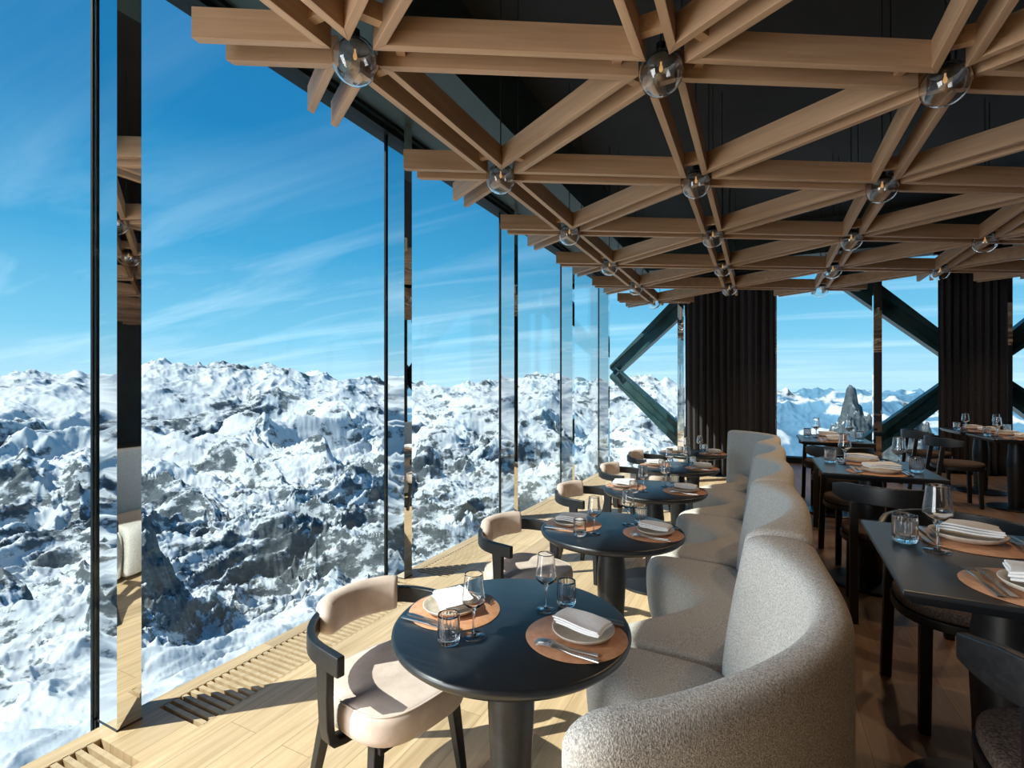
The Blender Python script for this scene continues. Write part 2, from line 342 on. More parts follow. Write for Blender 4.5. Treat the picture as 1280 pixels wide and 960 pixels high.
# ------------------------------------------------------------------ room shell
XW, YB, HT = -2.80, 9.86, 3.74          # glass of the window wall, glass of the end wall, head height
XR, YN = 8.4, -4.6                      # inner side wall, wall behind the eye
PX, PZ = 0.24, .30                      # edge and height of the raised floor
def struct(name, mb, m, **kw): return tag(mb.build(name, m, **kw), kind='structure')
COLS_A = [1.225 + 2.035 * k - 2.035 * 2 for k in range(0, 7)]      # mirrored columns along the window wall
fl = MB(); fl.box(-2.72, -2.63, YN, YB + .1, -.25, 0); fl.box(-2.31, PX, YN, YB + .1, -.25, 0)
for k in range(len(COLS_A) + 1):
    if k == len(COLS_A): continue
    a = YN if k == 0 else COLS_A[k] - .055
    fl.box(-2.63, -2.31, a, COLS_A[k] + .185, -.25, 0)
fl.box(-2.63, -2.31, YB - .12, YB + .1, -.25, 0)
struct('floor', fl, M['oak'])
struct('floor_platform', MB().box(PX, XR, YN, YB + .1, -.25, PZ), M['oakdark'])
struct('ceiling', MB().box(XW - .06, XR, YN, YB + .5, 4.3, 4.5), M['black'])
sf = MB(); sf.box(XW - .06, -1.90, YN, YB + .5, HT, 4.3); sf.box(-1.86, XR, YB - .5, YB + .5, HT, 4.3)
struct('ceiling_soffit', sf, M['soffit'])
struct('wall_right', MB().box(XR, XR + .2, YN, YB + .5, -.25, 4.5), M['darkwall'])
struct('wall_back', MB().box(XW - .06, XR, YN - .2, YN, -.25, 4.5), M['darkwall'])
hd = MB(); hd.box(XW - .10, XW + .06, YN, YB, HT - .07, HT + .001); hd.box(XW + .06, XW + .10, YN, YB, HT - .03, HT + .001); hd.box(XW - .10, XR, YB - .06, YB + .1, HT - .07, HT + .001)
struct('trim_1', hd, M['frame'])
struct('trim_2', MB().box(PX, XR, YB - .16, YB + .06, PZ, PZ + .10), M['frame'])
# windows of the window wall
n = 0
for k in range(len(COLS_A) + 1):
    a = YN if k == 0 else COLS_A[k - 1] + .10
    bq = YB if k == len(COLS_A) else COLS_A[k] + .10
    if bq - a < .05: continue
    n += 1
    w = tag(empty('window_%d' % n, (XW, (a + bq) / 2, 0)), kind='structure')
    MB().box(-.012, .012, -(bq - a) / 2, (bq - a) / 2, -.1, HT - .06).build('pane', M['pane'], w)
    if k < len(COLS_A): MB().box(-.009, .009, (bq - a) / 2 - .114, (bq - a) / 2 - .104, -.1, HT - .06).build('mullion', M['frame'], w)
# windows of the end wall
COLS_B = [-1.34, .19, 1.67, 3.22, 4.75, 6.28]
xs = [XW] + COLS_B + [XR]
for k in range(len(xs) - 1):
    a, bq = xs[k], xs[k + 1]; n += 1
    z0 = -.1 if bq < .3 else PZ
    w = tag(empty('window_%d' % n, ((a + bq) / 2, YB, 0)), kind='structure')
    MB().box(-(bq - a) / 2, (bq - a) / 2, -.012, .012, z0, HT - .06).build('pane', M['pane'], w)
    MB().box((bq - a) / 2 - .015, (bq - a) / 2 + .015, -.03, .05, z0, HT - .06).build('mullion', M['frame'], w)
ORD = ['nearest', 'second nearest', 'third nearest', 'fourth nearest', 'farthest']
nv = 0
for k, t in enumerate(COLS_A):
    o = MB().box(-.105, .105, 0, .10, -.1, HT).build('mirror_column', M['mirror'], loc=(-2.715, t, 0))
    MB().box(-.1, .108, -.003, .103, -.0, .006).build('base_plate', M['blackmetal'], o)
    if 0 < t: lb = ['tall polished steel column at the left of the picture, nearest on the window wall', 'polished steel column of the window wall behind the nearest armchair', 'third polished steel column along the window wall, behind the second armchair', 'fourth polished steel column along the window wall', 'polished steel column at the far corner of the window wall'][nv]; nv += 1
    else: lb = 'polished steel column of the window wall behind the camera'
    tag(o, lb, 'column', 'mirrored columns of the window wall' if t > 0 else 'columns behind the camera')
for k, x in enumerate(COLS_B):
    z0 = 0 if x < .2 else PZ
    o = MB().box(-.055, .055, -.11, 0, z0, HT).build('mirror_column', M['mirror'], loc=(x, YB - .012, 0))
    lb = ['polished steel column of the end wall left of the left curtain', 'polished steel column at the right edge of the left curtain', 'polished steel column of the end wall between the two curtains', 'polished steel column at the right edge of the right curtain', 'polished steel column of the end wall out of sight on the right', 'polished steel column of the end wall beside the side wall'][k]
    tag(o, lb, 'column', 'mirrored columns of the end wall')
# steel braces of the tower outside the end wall
yo = YB + .75
nodes = [(-2.85, 1.93), (.13, 4.72), (.13, -.86), (3.11, 1.88), (6.1, 4.7), (6.1, -.9)]
BR = [((-2.85, 1.93), (.13, 4.75), 'upper dark steel brace rising to the right outside the far corner window'), ((-2.85, 1.93), (.13, -.9), 'lower dark steel brace falling to the right outside the far corner window'),
      ((3.11, 1.88), (.13, 4.75), 'upper steel brace falling to the right outside the window between the curtains'), ((3.11, 1.88), (.13, -.9), 'lower steel brace rising to the right outside the window between the curtains'),
      ((3.11, 1.88), (6.1, 4.7), 'upper steel brace outside the window right of the right curtain'), ((3.11, 1.88), (6.1, -.9), 'lower steel brace outside the window right of the right curtain')]
truss = tag(empty('steel_truss', (.13, yo, 1.9)), 'dark green steel cross bracing of the tower outside the end windows', 'steel bracing')
for (x0, z0), (x1, z1), lb in BR:
    dx, dz = x1 - x0, z1 - z0
    ax = Vector((dx, 0, dz)).normalized(); nm = Vector((-ax.z, 0, ax.x)); nm = nm if nm.z > 0 else -nm
    o = MB().bar((0, 0, 0), (dx, 0, dz), .02, d0=.21).build('brace', M['steel_teal'], truss, loc=(x0 - .13, 0, z0 - 1.9))
    for sgn in (-1, 1):
        MB().bar(nm * .115 * sgn, Vector((dx, 0, dz)) + nm * .115 * sgn, .26, d0=.022).build('flange', M['steel_teal'], o)

# floor grilles
GL = ['slatted oak floor grille at the bottom left corner of the picture', 'slatted oak floor grille behind the nearest armchair, crossed by the column shadow', 'slatted oak floor grille behind the second armchair', 'slatted oak floor grille behind the third armchair', 'slatted oak floor grille by the far corner of the window wall']
gi = 0
for k in range(0, len(COLS_A)):
    a = COLS_A[k] + .186; bq = COLS_A[k + 1] - .056 if k + 1 < len(COLS_A) else YB - .121
    if bq < .2 or bq - a < .2: continue
    g = empty('floor_grille', (-2.47, (a + bq) / 2, 0)); hl = (bq - a) / 2
    s_ = MB(); nsl = int((bq - a) / .042)
    for i in range(nsl): yy = -hl + .02 + i * .042; s_.box(-.16, .16, yy, yy + .022, -.055, -.001)
    s_.build('slats', M['oakgrille'], g)
    MB().box(-.16, .16, -hl, hl, -.12, -.10).build('well', M['well'], g)
    f_ = MB(); f_.box(-.162, -.155, -hl, hl, -.11, -.001); f_.box(.155, .162, -hl, hl, -.11, -.001); f_.build('frame', M['oakgrille'], g)
    tag(g, GL[gi], 'floor vent', 'floor grilles along the window wall'); gi += 1

# ------------------------------------------------------------------ timber lattice of the ceiling
SL, AX, AY, BZ, BHH = 1.3167, -1.532, 1.589, 2.95, .125
bt, bo = .036, .066                 # beam thickness, distance of each beam of a pair from the axis
def node(i, j): return Vector((AX + SL * j * math.sin(R(60)), AY + SL * (i + .5 * j), 0))
def inside(p): return -1.6 < p.x < 7.0 and -3.4 < p.y < 8.3
DIRS = [((1, 0), 90), ((0, 1), 30), ((1, -1), 150)]
lat = empty('timber_lattice', (1.5, 3, BZ))
tag(lat, 'triangular lattice of paired larch beams hanging under the black ceiling', 'ceiling lattice')
ci, co_ = (bo - bt / 2) * math.sqrt(3), (bo + bt / 2) * math.sqrt(3)
def beam_poly(L0, sign, end):
    # one beam of a pair along +x; the start is mitred to the node; 'end' gives the far x at inner and outer edge
    yi, yo_ = sign * (bo - bt / 2), sign * (bo + bt / 2)
    return [(ci, yi), (end[0], yi), (end[1], yo_), (co_, yo_)]
beams = []
def proj_size(p, q):
    best = 0
    c = math.cos(R(TH)); s = math.sin(R(TH)); pts = []
    for i in range(9):
        v = p.lerp(q, i / 8); xc = v.x * c + v.y * s; yc = -v.x * s + v.y * c
        if yc > .3:
            u = 640 + 624 * xc / yc; w_ = 487 - 624 * (1.4) / yc
            if -30 < u < 1310 and w_ > -40: pts.append((u, w_, yc))
    if not pts: return 0
    return sum(1 / z for _, _, z in pts) * .1 + 1e-3
full_mesh = {}
for sgn in (-1, 1):
    full_mesh[sgn] = MB().prism(beam_poly(SL, sgn, (SL - ci, SL - co_)), 0, BHH).mesh('beam'); full_mesh[sgn].materials.append(M['larch'])
NODES = [(i, j) for i in range(-12, 14) for j in range(0, 9) if inside(node(i, j))]
ns = set(NODES)
XC, YC = -2.035, 8.55
for (i, j) in NODES:
    p = node(i, j)
    for (di, dj), ang in DIRS:
        for rev in (0, 1):
            ii, jj = (i + di, j + dj) if not rev else (i - di, j - dj)
            a = R(ang + 180 * rev); dv = Vector((math.cos(a), math.sin(a), 0))
            if (ii, jj) in ns:
                if rev: continue
                for sgn in (-1, 1): beams.append((proj_size(p, p + dv * SL), full_mesh[sgn], None, p, a))
                beams += [(proj_size(p, p + dv * SL) * .3, 'spacer', e_, p, a) for e_ in (0, 1)]; continue
            for sgn in (-1, 1):
                ends = []
                for off in (bo - bt / 2, bo + bt / 2):
                    q = p + Vector((-dv.y, dv.x, 0)) * off * sgn; ln_ = .62
                    if dv.x < -.1: ln_ = min(ln_, (XC - q.x) / dv.x)
                    if dv.y > .1: ln_ = min(ln_, (YC - q.y) / dv.y)
                    ends.append(ln_)
                if min(ends) < .2: continue
                beams.append((proj_size(p, p + dv * .6) * 1.2, 'stub', (sgn, ends), p, a))
def beam_mb(kind, extra):
    if kind == 'spacer':
        m_ = MB()
        for x in (.165 if extra == 0 else SL - .205,): m_.box(x, x + .04, -(bo - bt / 2) - .001, bo - bt / 2 + .001, .045, BHH - .008)
        return m_
    return MB().prism(beam_poly(0, extra[0], extra[1]), 0, BHH)
beams.sort(key=lambda b: -b[0])
rest = MB(); nb = 0; nsp = 0
for sz, kind, extra, p, a in beams:
    isb = kind != 'spacer'
    if (isb and nb < 100 and sz > 0) or (not isb and nsp < 98 and sz > 0):
        me = kind if not isinstance(kind, str) else beam_mb(kind, extra).mesh('beam' if isb else 'spacer_block')
        link('beam' if isb else 'spacer_block', me, M['larch'], lat, loc=p - Vector((1.5, 3, 0)), rz=a, bevel=.002 if sz > .12 else 0, bseg=1)
        if isb: nb += 1
        else: nsp += 1
    else:
        if isinstance(kind, str): g = beam_mb(kind, extra); vs, fs = g.v, g.f
        else: vs, fs = [tuple(v.co) for v in kind.vertices], [tuple(f.vertices) for f in kind.polygons]
        Mx = Matrix.Translation(p - Vector((1.5, 3, 0))) @ Matrix.Rotation(a, 4, 'Z'); rest.add([Mx @ Vector(v) for v in vs], fs)
tag(rest.build('further_beams', M['larch'], lat), kind='stuff')
# hangers of the lattice
hg = MB()
for (i, j) in NODES:
    p = node(i, j)
    for a in (60, 180, 300):
        q = p + Vector((math.cos(R(a)), math.sin(R(a)), 0)) * .14
        if a == 60: hg.bar((q.x - 1.5, q.y - 3, BHH - .01), (q.x - 1.5, q.y - 3, 4.3 - BZ), .008, n=6)
hg.build('hanger_rods', M['blackmetal'], lat)
# glass globes at the nodes
def make_globe():
    r = empty('globe_pendant')
    g = MB(); ro, ri = .095, .0915; pr = []
    for i in range(25): a = R(-90 + 150 * i / 24); pr.append((max(ro * math.cos(a), .0006), ro * math.sin(a)))
    for i in range(25): a = R(60 - 150 * i / 24); pr.append((max(ri * math.cos(a), .0006), ri * math.sin(a)))
    pr.append(pr[0]); g.lathe(pr, 40, cap0=False, cap1=False); g.build('glass_globe', M['glass'], r, smooth=True)
    MB().lathe([(.001, .050), (.054, .050), (.060, .054), (.060, .060), (.052, .068), (.02, .09), (.02, .13), (.006, .135), (.004, .14), (.004, 1.36)], 28).build('cap', M['blackmetal'], r, smooth='sharp')
    b_ = MB(); b_.lathe([(.001, .005), (.006, .008), (.009, .018), (.007, .03), (.004, .036), (.004, .066)], 14); b_.build('bulb', M['bulb'], r, smooth=True)
    return r
PG = Proto(make_globe)
def make_lit_globe():
    r = make_globe(); l = bpy.data.lights.new('bulb_light', 'SPOT'); l.energy = 17; l.color = (1, .70, .42); l.spot_size = R(130); l.spot_blend = .5; l.shadow_soft_size = .02
    o = bpy.data.objects.new('bulb_light', l); COL.objects.link(o); o.parent = r; o.location = (0, 0, -.115); return r
PGL = Proto(make_lit_globe)
rown = ['window', 'second', 'third', 'fourth', 'fifth', 'sixth', 'seventh', 'eighth']
shown = 0
def to_px(x, y, z):
    c = math.cos(R(TH)); s = math.sin(R(TH)); xc = x * c + y * s; yc = -x * s + y * c
    return (640 + 624 * xc / yc, 487 - 624 * (z - EYE) / yc, yc) if yc > .2 else (None, None, yc)
cnt = {}
for (i, j) in sorted(NODES):
    p = node(i, j); u, v, yc = to_px(p.x, p.y, 2.935)
    if u is None or not (-40 < u < 1320 and v > -40): continue
    cnt[j] = cnt.get(j, 0) + 1
    nth = ['nearest', 'second', 'third', 'fourth', 'fifth', 'sixth', 'seventh', 'eighth', 'ninth', 'tenth'][cnt[j] - 1]
    (PGL if j >= 2 else PG).put((p.x, p.y, 2.935), R(23 * i), 'clear glass globe lamp, %s of the lattice row %s' % (nth, 'beside the windows' if j == 0 else '%s from the windows' % rown[j]), 'lamp', 'glass globes at the lattice joints')

# ------------------------------------------------------------------ curtains
def curtain(x0, x1, y, z0, z1, npl, label, gather=None):
    N = npl * 14; fr, bk = [], []
    for i in range(N + 1):
        q = i / N; ph = 2 * PI * npl * q; am = .062 * (.62 + .25 * math.sin(9.1 * q + 1.3 * npl) + .13 * math.sin(31 * q))
        x = x0 + (x1 - x0) * q + .011 * math.sin(ph * .31 + 2) * math.sin(PI * q) + .012 * math.sin(2 * ph + .6); fr.append((x, y + am * math.sin(ph) + .012 * math.sin(ph * .37 + 1), ph))
    mb = MB(); nz = 16; g0 = []
    for k in range(nz + 1):
        w = k / nz; z = z0 + (z1 - z0) * w; row = []
        for (x, yy, ph) in fr: row.append((x + .012 * math.sin(ph * .23 + 3 * w) * (1 - w), y + (yy - y) * (1.15 - .3 * w), z))
        row += [(a, b + .006, c) for a, b, c in reversed(row)]
        g0.append(row)
    mb.rings(g0)
    xm = (x0 + x1) / 2
    root = empty('curtain', (xm, y, z0))
    mb.v = [(a - xm, b - y, c - z0) for a, b, c in mb.v]
    mb.build('fabric', M['curtain'], root, smooth=True)
    MB().box(x0 - xm - .05, x1 - xm + .05, -.03, .03, z1 - z0, z1 - z0 + .04).build('track', M['blackmetal'], root)
    return tag(root, label, 'curtain', 'dark pleated curtains of the end wall')
curtain(-1.25, .21, YB - .28, .02, 3.575, 13, 'dark brown pleated curtain at the end of the banquette')
curtain(2.38, 3.16, YB - .28, PZ + .02, 3.575, 9, 'dark pleated curtain on the right behind the back tables')

# ------------------------------------------------------------------ banquette
LB, T0, DC = 1.285, 1.54, .77
TC = [T0 + LB * k for k in range(5)]
sofa = empty('banquette_sofa', (0, TC[2], 0)); so = Vector((0, TC[2], 0))
tag(sofa, 'long scalloped banquette in grey boucle winding between the round tables', 'sofa')
HB = 1.0
def back_bay(b):
    tc = TC[b]; st = []     # stations: (inner base, inner top, outer, top height, squeeze)
    def par(dy):
        q = abs(dy) / (LB / 2); q2 = q * q * (1.45 - .45 * q)      # slightly blunt towards the cusp
        return Vector((.065 - .24 * q2, tc + dy)), Vector((.115 - .20 * q2, tc + dy)), Vector((.20 + .012 * math.cos(2 * PI * dy / LB), tc + dy))
    def circ(a):
        d = Vector((math.cos(a), math.sin(a))); c = Vector((-DC, tc)); g = float(smoothstep(0, R(38), abs(a))) * .046; return c + d * (.835 - g), c + d * (.885 - g), c + d * (.982 - g)
    N = 16
    def half(sgn):
        r = []
        end = (b == 0 and sgn < 0) or (b == 4 and sgn > 0)
        if end:
            a1 = R(52) if b == 0 else R(60)
            for i in range(1, N + 1): r.append((*circ(sgn * a1 * i / N), HB, 0))
            for i in range(1, 8):
                t = i / 7; I, T_, O = circ(sgn * (a1 + R(6.0) * math.sin(t * PI / 2)))
                r.append((I, T_, O, HB - .05 * (1 - math.cos(t * PI / 2)), 1 - math.cos(t * PI / 2)))
        else:
            for i in range(1, N + 1):
                dy = sgn * (LB / 2 - .002) * i / N; h = HB - (.012 if i == N else .003 if i == N - 1 else 0)
                I, T_, O = par(dy); r.append((I, T_, O, h, .12 if i == N else .02 if i == N - 1 else 0))
        return r
    if b == 0: mid = (*circ(0), HB, 0)
    elif b == 4: mid = (*circ(0), HB, 0)
    else: mid = (*par(0), HB, 0)
    seq = list(reversed(half(-1))) + [mid] + half(1)
    rs = []
    for I, T_, O, h, sq in seq:
        Mi = (T_ + O) / 2; Mb = (I + O) / 2
        I2, T2, O2 = I.lerp(Mb, sq), T_.lerp(Mi, sq), O.lerp(Mi, sq)
        ring = [(*I2, .03), (*I2, .40)]
        for q in (.3, .6, .85): p = I2.lerp(T2, q ** 1.3); ring.append((*p, .40 + (h - .07 - .40) * q))
        for k in range(0, 11):
            a = PI * k / 10; cpt = T2.lerp(O2, .5 - .5 * math.copysign(abs(math.cos(a)) ** .75, math.cos(a))); ring.append((*cpt, h - .065 + .065 * math.sin(a) ** .75 if math.sin(a) > 1e-6 else h - .065))
        ring += [(*O2, .7), (*O2, .4), (*O2, .03)]
        rs.append([(x - so.x, y - so.y, z) for x, y, z in ring])
    MB().rings(rs).build('backrest', M['boucle'], sofa, smooth='sharp', sub=1)
def seat_bay(b):
    tc = TC[b]; rs = []; N = 40
    y0 = tc - LB / 2 + .002 if b else tc - .60; y1 = tc + LB / 2 - .002 if b < 4 else tc + .60
    for i in range(N + 1):
        y = y0 + (y1 - y0) * i / N; dy = y - tc; q = abs(dy) / (LB / 2)
        df = .335 + .36 * (0.5 - .5 * math.cos(PI * min(q, 1))) ** .9
        if (b == 0 and dy < 0) or (b == 4 and dy > 0): df = .335 + .09 * q
        e = min(i, N - i); sq = .010 if e == 0 else .002 if e == 1 else 0
        q2 = q * q * (1.45 - .45 * q); db = -.065 + .24 * q2 - .05
        if (b == 0 and dy < 0) or (b == 4 and dy > 0): db = DC - math.sqrt(max(.80 ** 2 - dy * dy, 0)) - .06
        f = lambda d, z: (-d - so.x, y - so.y, z)
        top = .445 - sq
        rs.append([f(df - .05, .03), f(df - .025, .04), f(df - .008 - sq, .12), f(df + .004 - sq, .24), f(df + .004 - sq, .33), f(df - .006 - sq, .385), f(df - .028, top - .028), f(df - .06, top - .010), f(df - .11, top), f(df * .6 + db * .4, top + .002), f(db + .05, top - .005), f(db, top - .02), f(db, .03)])
    MB().rings(rs).build('seat', M['boucle'], sofa, smooth='sharp', sub=1)
for b in range(5): back_bay(b); seat_bay(b)

# ------------------------------------------------------------------ tables
def pedestal(z1, top_r=.068):
    m_ = MB(); m_.lathe([(.062, .02), (.066, .06), (.074, .30), (.082, .47), (.080, .52), (.062, z1 - .02), (.062, z1)], 10, c=(0, 0, 0)); return m_
def make_round():
    r = empty('round_table')
    MB().lathe([(.001, .702), (.345, .702), (.385, .712), (.400, .726), (.4035, .736), (.402, .744), (.397, .7485), (.392, .750), (.001, .750)], 96).build('tabletop', M['tabletop'], r, smooth='sharp')
    pedestal(.705).build('pedestal', M['blackwood'], r, smooth='sharp')
    MB().lathe([(.001, 0), (.298, 0), (.30, .004), (.30, .012), (.294, .017), (.08, .021), (.001, .021)], 64).build('base_plate', M['blackmetal'], r, smooth='sharp')
    return r
PRT = Proto(make_round)
def make_rect():
    r = empty('rectangular_table')
    m_ = MB(); a, b = .30, .385
    def rect(ix, z): return [(-a + ix, -b + ix, z), (a - ix, -b + ix, z), (a - ix, b - ix, z), (-a + ix, b - ix, z)]
    m_.rings([rect(.022, .712), rect(.0, .737), rect(0, .747), rect(.003, .750)])
    m_.build('tabletop', M['tabletop'], r, bevel=.002, bseg=1)
    MB().box(-.16, .16, -.16, .16, .694, .712).build('top_bracket', M['blackmetal'], r)
    pedestal(.696).build('pedestal', M['blackwood'], r, smooth='sharp')
    MB().lathe([(.001, 0), (.238, 0), (.24, .004), (.24, .012), (.234, .017), (.08, .021), (.001, .021)], 64).build('base_plate', M['blackmetal'], r, smooth='sharp')
    return r
PQT = Proto(make_rect)

# ------------------------------------------------------------------ chairs
def superellipse(a, b, e, n):
    o = []
    for i in range(n):
        t = 2 * PI * i / n; c, s = math.cos(t), math.sin(t)
        o.append((a * math.copysign(abs(c) ** e, c), b * math.copysign(abs(s) ** e, s)))
    return o
def cushion(mb, a, b, z0, z1, e=.5, n=48, bulge=.012, cx=0, cy_=0, dome=.01):
    h = z1 - z0; rs = []
    for k, (sc, zz) in enumerate([(.80, 0), (.93, .02), (.985, .12), (1.0, .3), (1.004, .5), (1.0, .72), (.985, .88), (.955, .96), (.90, 1.0), (.6, 1.0), (.25, 1.0)]):
        rs.append([(cx + x * sc, cy_ + y * sc, z0 + h * zz + (dome * (1 - sc) * 1.2 if k >= 8 else 0)) for x, y in superellipse(a, b, e, n)])
    return mb.rings(rs)
def sweep(mb, path, w, h, closed_ends=True, hs=None):
    # path: (x, y, z) centres; w across (horizontal), h vertical
    rs = []
    for i, p in enumerate(path):
        a = Vector(path[max(i - 1, 0)]); b = Vector(path[min(i + 1, len(path) - 1)]); t = (b - a); t.z = 0; t.normalize(); nrm = Vector((-t.y, t.x, 0))
        P = Vector(p); hh = h if hs is None else hs[i]
        rs.append([P + nrm * (-w / 2) + Vector((0, 0, -hh / 2)), P + nrm * (w / 2) + Vector((0, 0, -hh / 2)), P + nrm * (w / 2) + Vector((0, 0, hh / 2)), P + nrm * (-w / 2) + Vector((0, 0, hh / 2))])
    return mb.rings(rs)
def make_armchair():
    # faces +y
    r = empty('dining_armchair')
    m_ = MB(); cushion(m_, .235, .245, .345, .46, e=.62, cy_=.0); m_.build('seat_cushion', M['velvet'], r, smooth=True)
    pp = [(x * .957, y * .957, .4545) for x, y in superellipse(.235, .245, .62, 60)]; m_ = MB()
    rs = []
    for i, p in enumerate(pp):
        P = Vector(p); nx = Vector(p[:2] + (0,)).normalized()
        rs.append([P + nx * .004 * math.cos(a) + Vector((0, 0, .004 * math.sin(a))) for a in [2 * PI * k / 6 for k in range(6)]])
    rs.append(rs[0]); m_.rings(rs, False, False); m_.build('piping', M['velvet'], bpy.data.objects[r.children[0].name], smooth=True)
    path = []
    for (x, y) in [(-.285, .10), (-.285, .04), (-.285, -.02)]: path.append((x, y, .635))
    path += [(.285 * math.cos(a), -.03 + .265 * math.sin(a), .635 + .018 * math.sin(-a) ** 2) for a in [R(180 + 180 * i / 22) for i in range(23)]]
    for (x, y) in [(.285, -.02), (.285, .04), (.285, .10)]: path.append((x, y, .635))
    m_ = MB(); sweep(m_, path, .030, .068); m_.build('arm_rail', M['blackwood'], r, bevel=.005, bseg=2)
    for s in (-1, 1):
        m_ = MB(); prof = [(.285, .61, .030), (.283, .50, .030), (.279, .40, .030), (.272, .355, .032), (.255, .333, .030), (.22, .328, .026), (.17, .328, .026)]
        rs = []
        for k, (x, z, t) in enumerate(prof):
            hw = [.036, .030, .028, .028, .028, .028, .028][k]
            if k < 3: q = [(x - t / 2, -hw, z), (x + t / 2, -hw, z), (x + t / 2, hw, z), (x - t / 2, hw, z)]
            elif k < 5: q = [(x - t * .36, -hw, z + t * .36), (x + t * .36, -hw, z - t * .36), (x + t * .36, hw, z - t * .36), (x - t * .36, hw, z + t * .36)]
            else: q = [(x, -hw, z + t / 2), (x, -hw, z - t / 2), (x, hw, z - t / 2), (x, hw, z + t / 2)]
            rs.append([(s * a, b - .0, c) for a, b, c in q])
        m_.rings(rs); m_.build('arm_post', M['blackwood'], r, bevel=.004)
    for sx, sy in ((-1, -1), (1, -1), (-1, 1), (1, 1)):
        m_ = MB(); m_.bar((sx * .175, sy * .15 - .01, .35), (sx * .215, sy * .195 - .03, 0), .046, .030, .042, .028); m_.build('leg', M['blackwood'], r, bevel=.004)
    m_ = MB(); m_.box(-.19, .19, -.18, .18, .325, .348); m_.build('seat_frame', M['blackwood'], r, bevel=.003)
    rs = []
    for i in range(25):
        a = R(270 - 43 + 86 * i / 24); q = abs(i - 12) / 12; sh = 1 - .10 * max(0, q - .8) / .2
        ring = []
        for (dr, z) in [(-.066, .548), (-.074, .57), (-.076, .64), (-.068, .71), (-.052, .738), (-.026, .745), (-.006, .735), (.0, .70), (-.014, .675), (-.014, .60), (-.018, .56), (-.04, .545)]:
            rr = dr; zz = .668 + (z - .645) * sh * .70
            ring.append(((.285 + rr) * math.cos(a), -.03 + (.265 + rr) * math.sin(a), zz))
        rs.append(ring)
    m_ = MB(); m_.rings(rs); m_.build('back_cushion', M['velvet'], r, smooth=True, bevel=0)
    return r
PAC = Proto(make_armchair)
def make_sidechair():
    r = empty('dining_chair')
    m_ = MB(); cushion(m_, .215, .215, .425, .47, e=.8, cy_=.01); m_.build('seat_cushion', M['brownwool'], r, smooth=True)
    m_ = MB(); m_.prism([(x, y + .01) for x, y in superellipse(.222, .222, .8, 40)], .395, .428); m_.build('seat_frame', M['blackwood'], r, bevel=.003)
    path = [(.27 * math.cos(a), .10 + .36 * math.sin(a), .675 + .012 * math.sin(-a)) for a in [R(197 + 146 * i / 24) for i in range(25)]]
    hs = [.06 + .04 * min(1, min(i, 24 - i) / 3) for i in range(25)]
    m_ = MB(); sweep(m_, path, .026, .1, hs=hs); m_.build('back_rail', M['blackwood'], r, bevel=.006)
    for s in (-1, 1):
        m_ = MB(); m_.rings([[(s * x + a, y + b, z) for a, b in ((-.019, -.019), (.019, -.019), (.019, .019), (-.019, .019))] for x, y, z in ((.20, -.235, 0), (.195, -.195, .40), (.19, -.165, .62), (.19, -.165, .64))]); m_.build('leg', M['blackwood'], r, bevel=.004)
        m_ = MB(); m_.bar((s * .158, .165, 0), (s * .152, .155, .41), .034, .038); m_.build('leg', M['blackwood'], r, bevel=.004)
    return r
PSC = Proto(make_sidechair)

# ------------------------------------------------------------------ table settings
def make_mat():
    o = MB().lathe([(.001, 0), (.162, 0), (.164, .0015), (.162, .003), (.001, .003)], 64).build('placemat', M['leather'], smooth='sharp'); return o
def make_plate():
    return MB().lathe([(.001, 0), (.062, 0), (.070, .003), (.092, .012), (.101, .022), (.1015, .0245), (.098, .0245), (.088, .016), (.068, .0075), (.001, .0065)], 56).build('plate', M['stoneware'], smooth=True)
def make_napkin():
    m_ = MB(); rs0 = None
    def sheet(x0, x1, y0, y1, z, th, tilt, sag):
        nx, ny = 10, 6; top = []
        for j in range(ny + 1):
            for i in range(nx + 1):
                u, v = i / nx, j / ny; x = x0 + (x1 - x0) * u; y = y0 + (y1 - y0) * v
                zz = z + tilt * (u - .5) + sag * (1 - (2 * u - 1) ** 2) * .5 + .0025 * math.sin(5 * u + 3 * v) + (.004 if v > .9 else 0)
                top.append((x + .004 * math.sin(4 * v), y + .003 * math.sin(5 * u), zz))
        bot = [(a, b, c - th * (1 if 0 < i % (nx + 1) < nx else .8)) for i, (a, b, c) in enumerate(top)]
        n_ = len(top); fs = []
        for j in range(ny):
            for i in range(nx):
                a = j * (nx + 1) + i; fs.append((a, a + 1, a + nx + 2, a + nx + 1)); fs.append((n_ + a + nx + 1, n_ + a + nx + 2, n_ + a + 1, n_ + a))
        for i in range(nx): a = i; fs.append((a + 1, a, n_ + a, n_ + a + 1)); a = ny * (nx + 1) + i; fs.append((a, a + 1, n_ + a + 1, n_ + a))
        for j in range(ny): a = j * (nx + 1); fs.append((a, a + nx + 1, n_ + a + nx + 1, n_ + a)); a += nx; fs.append((a + nx + 1, a, n_ + a, n_ + a + nx + 1))
        m_.add(top + bot, fs)
    sheet(-.080, .078, -.054, .050, .019, .0075, .001, .004); sheet(-.084, .083, -.050, .055, .0275, .0075, .003, .007); sheet(-.081, .086, -.047, .058, .0355, .007, .006, .010)
    return m_.build('napkin', M['linen'], smooth='sharp', bevel=.003, bseg=2)
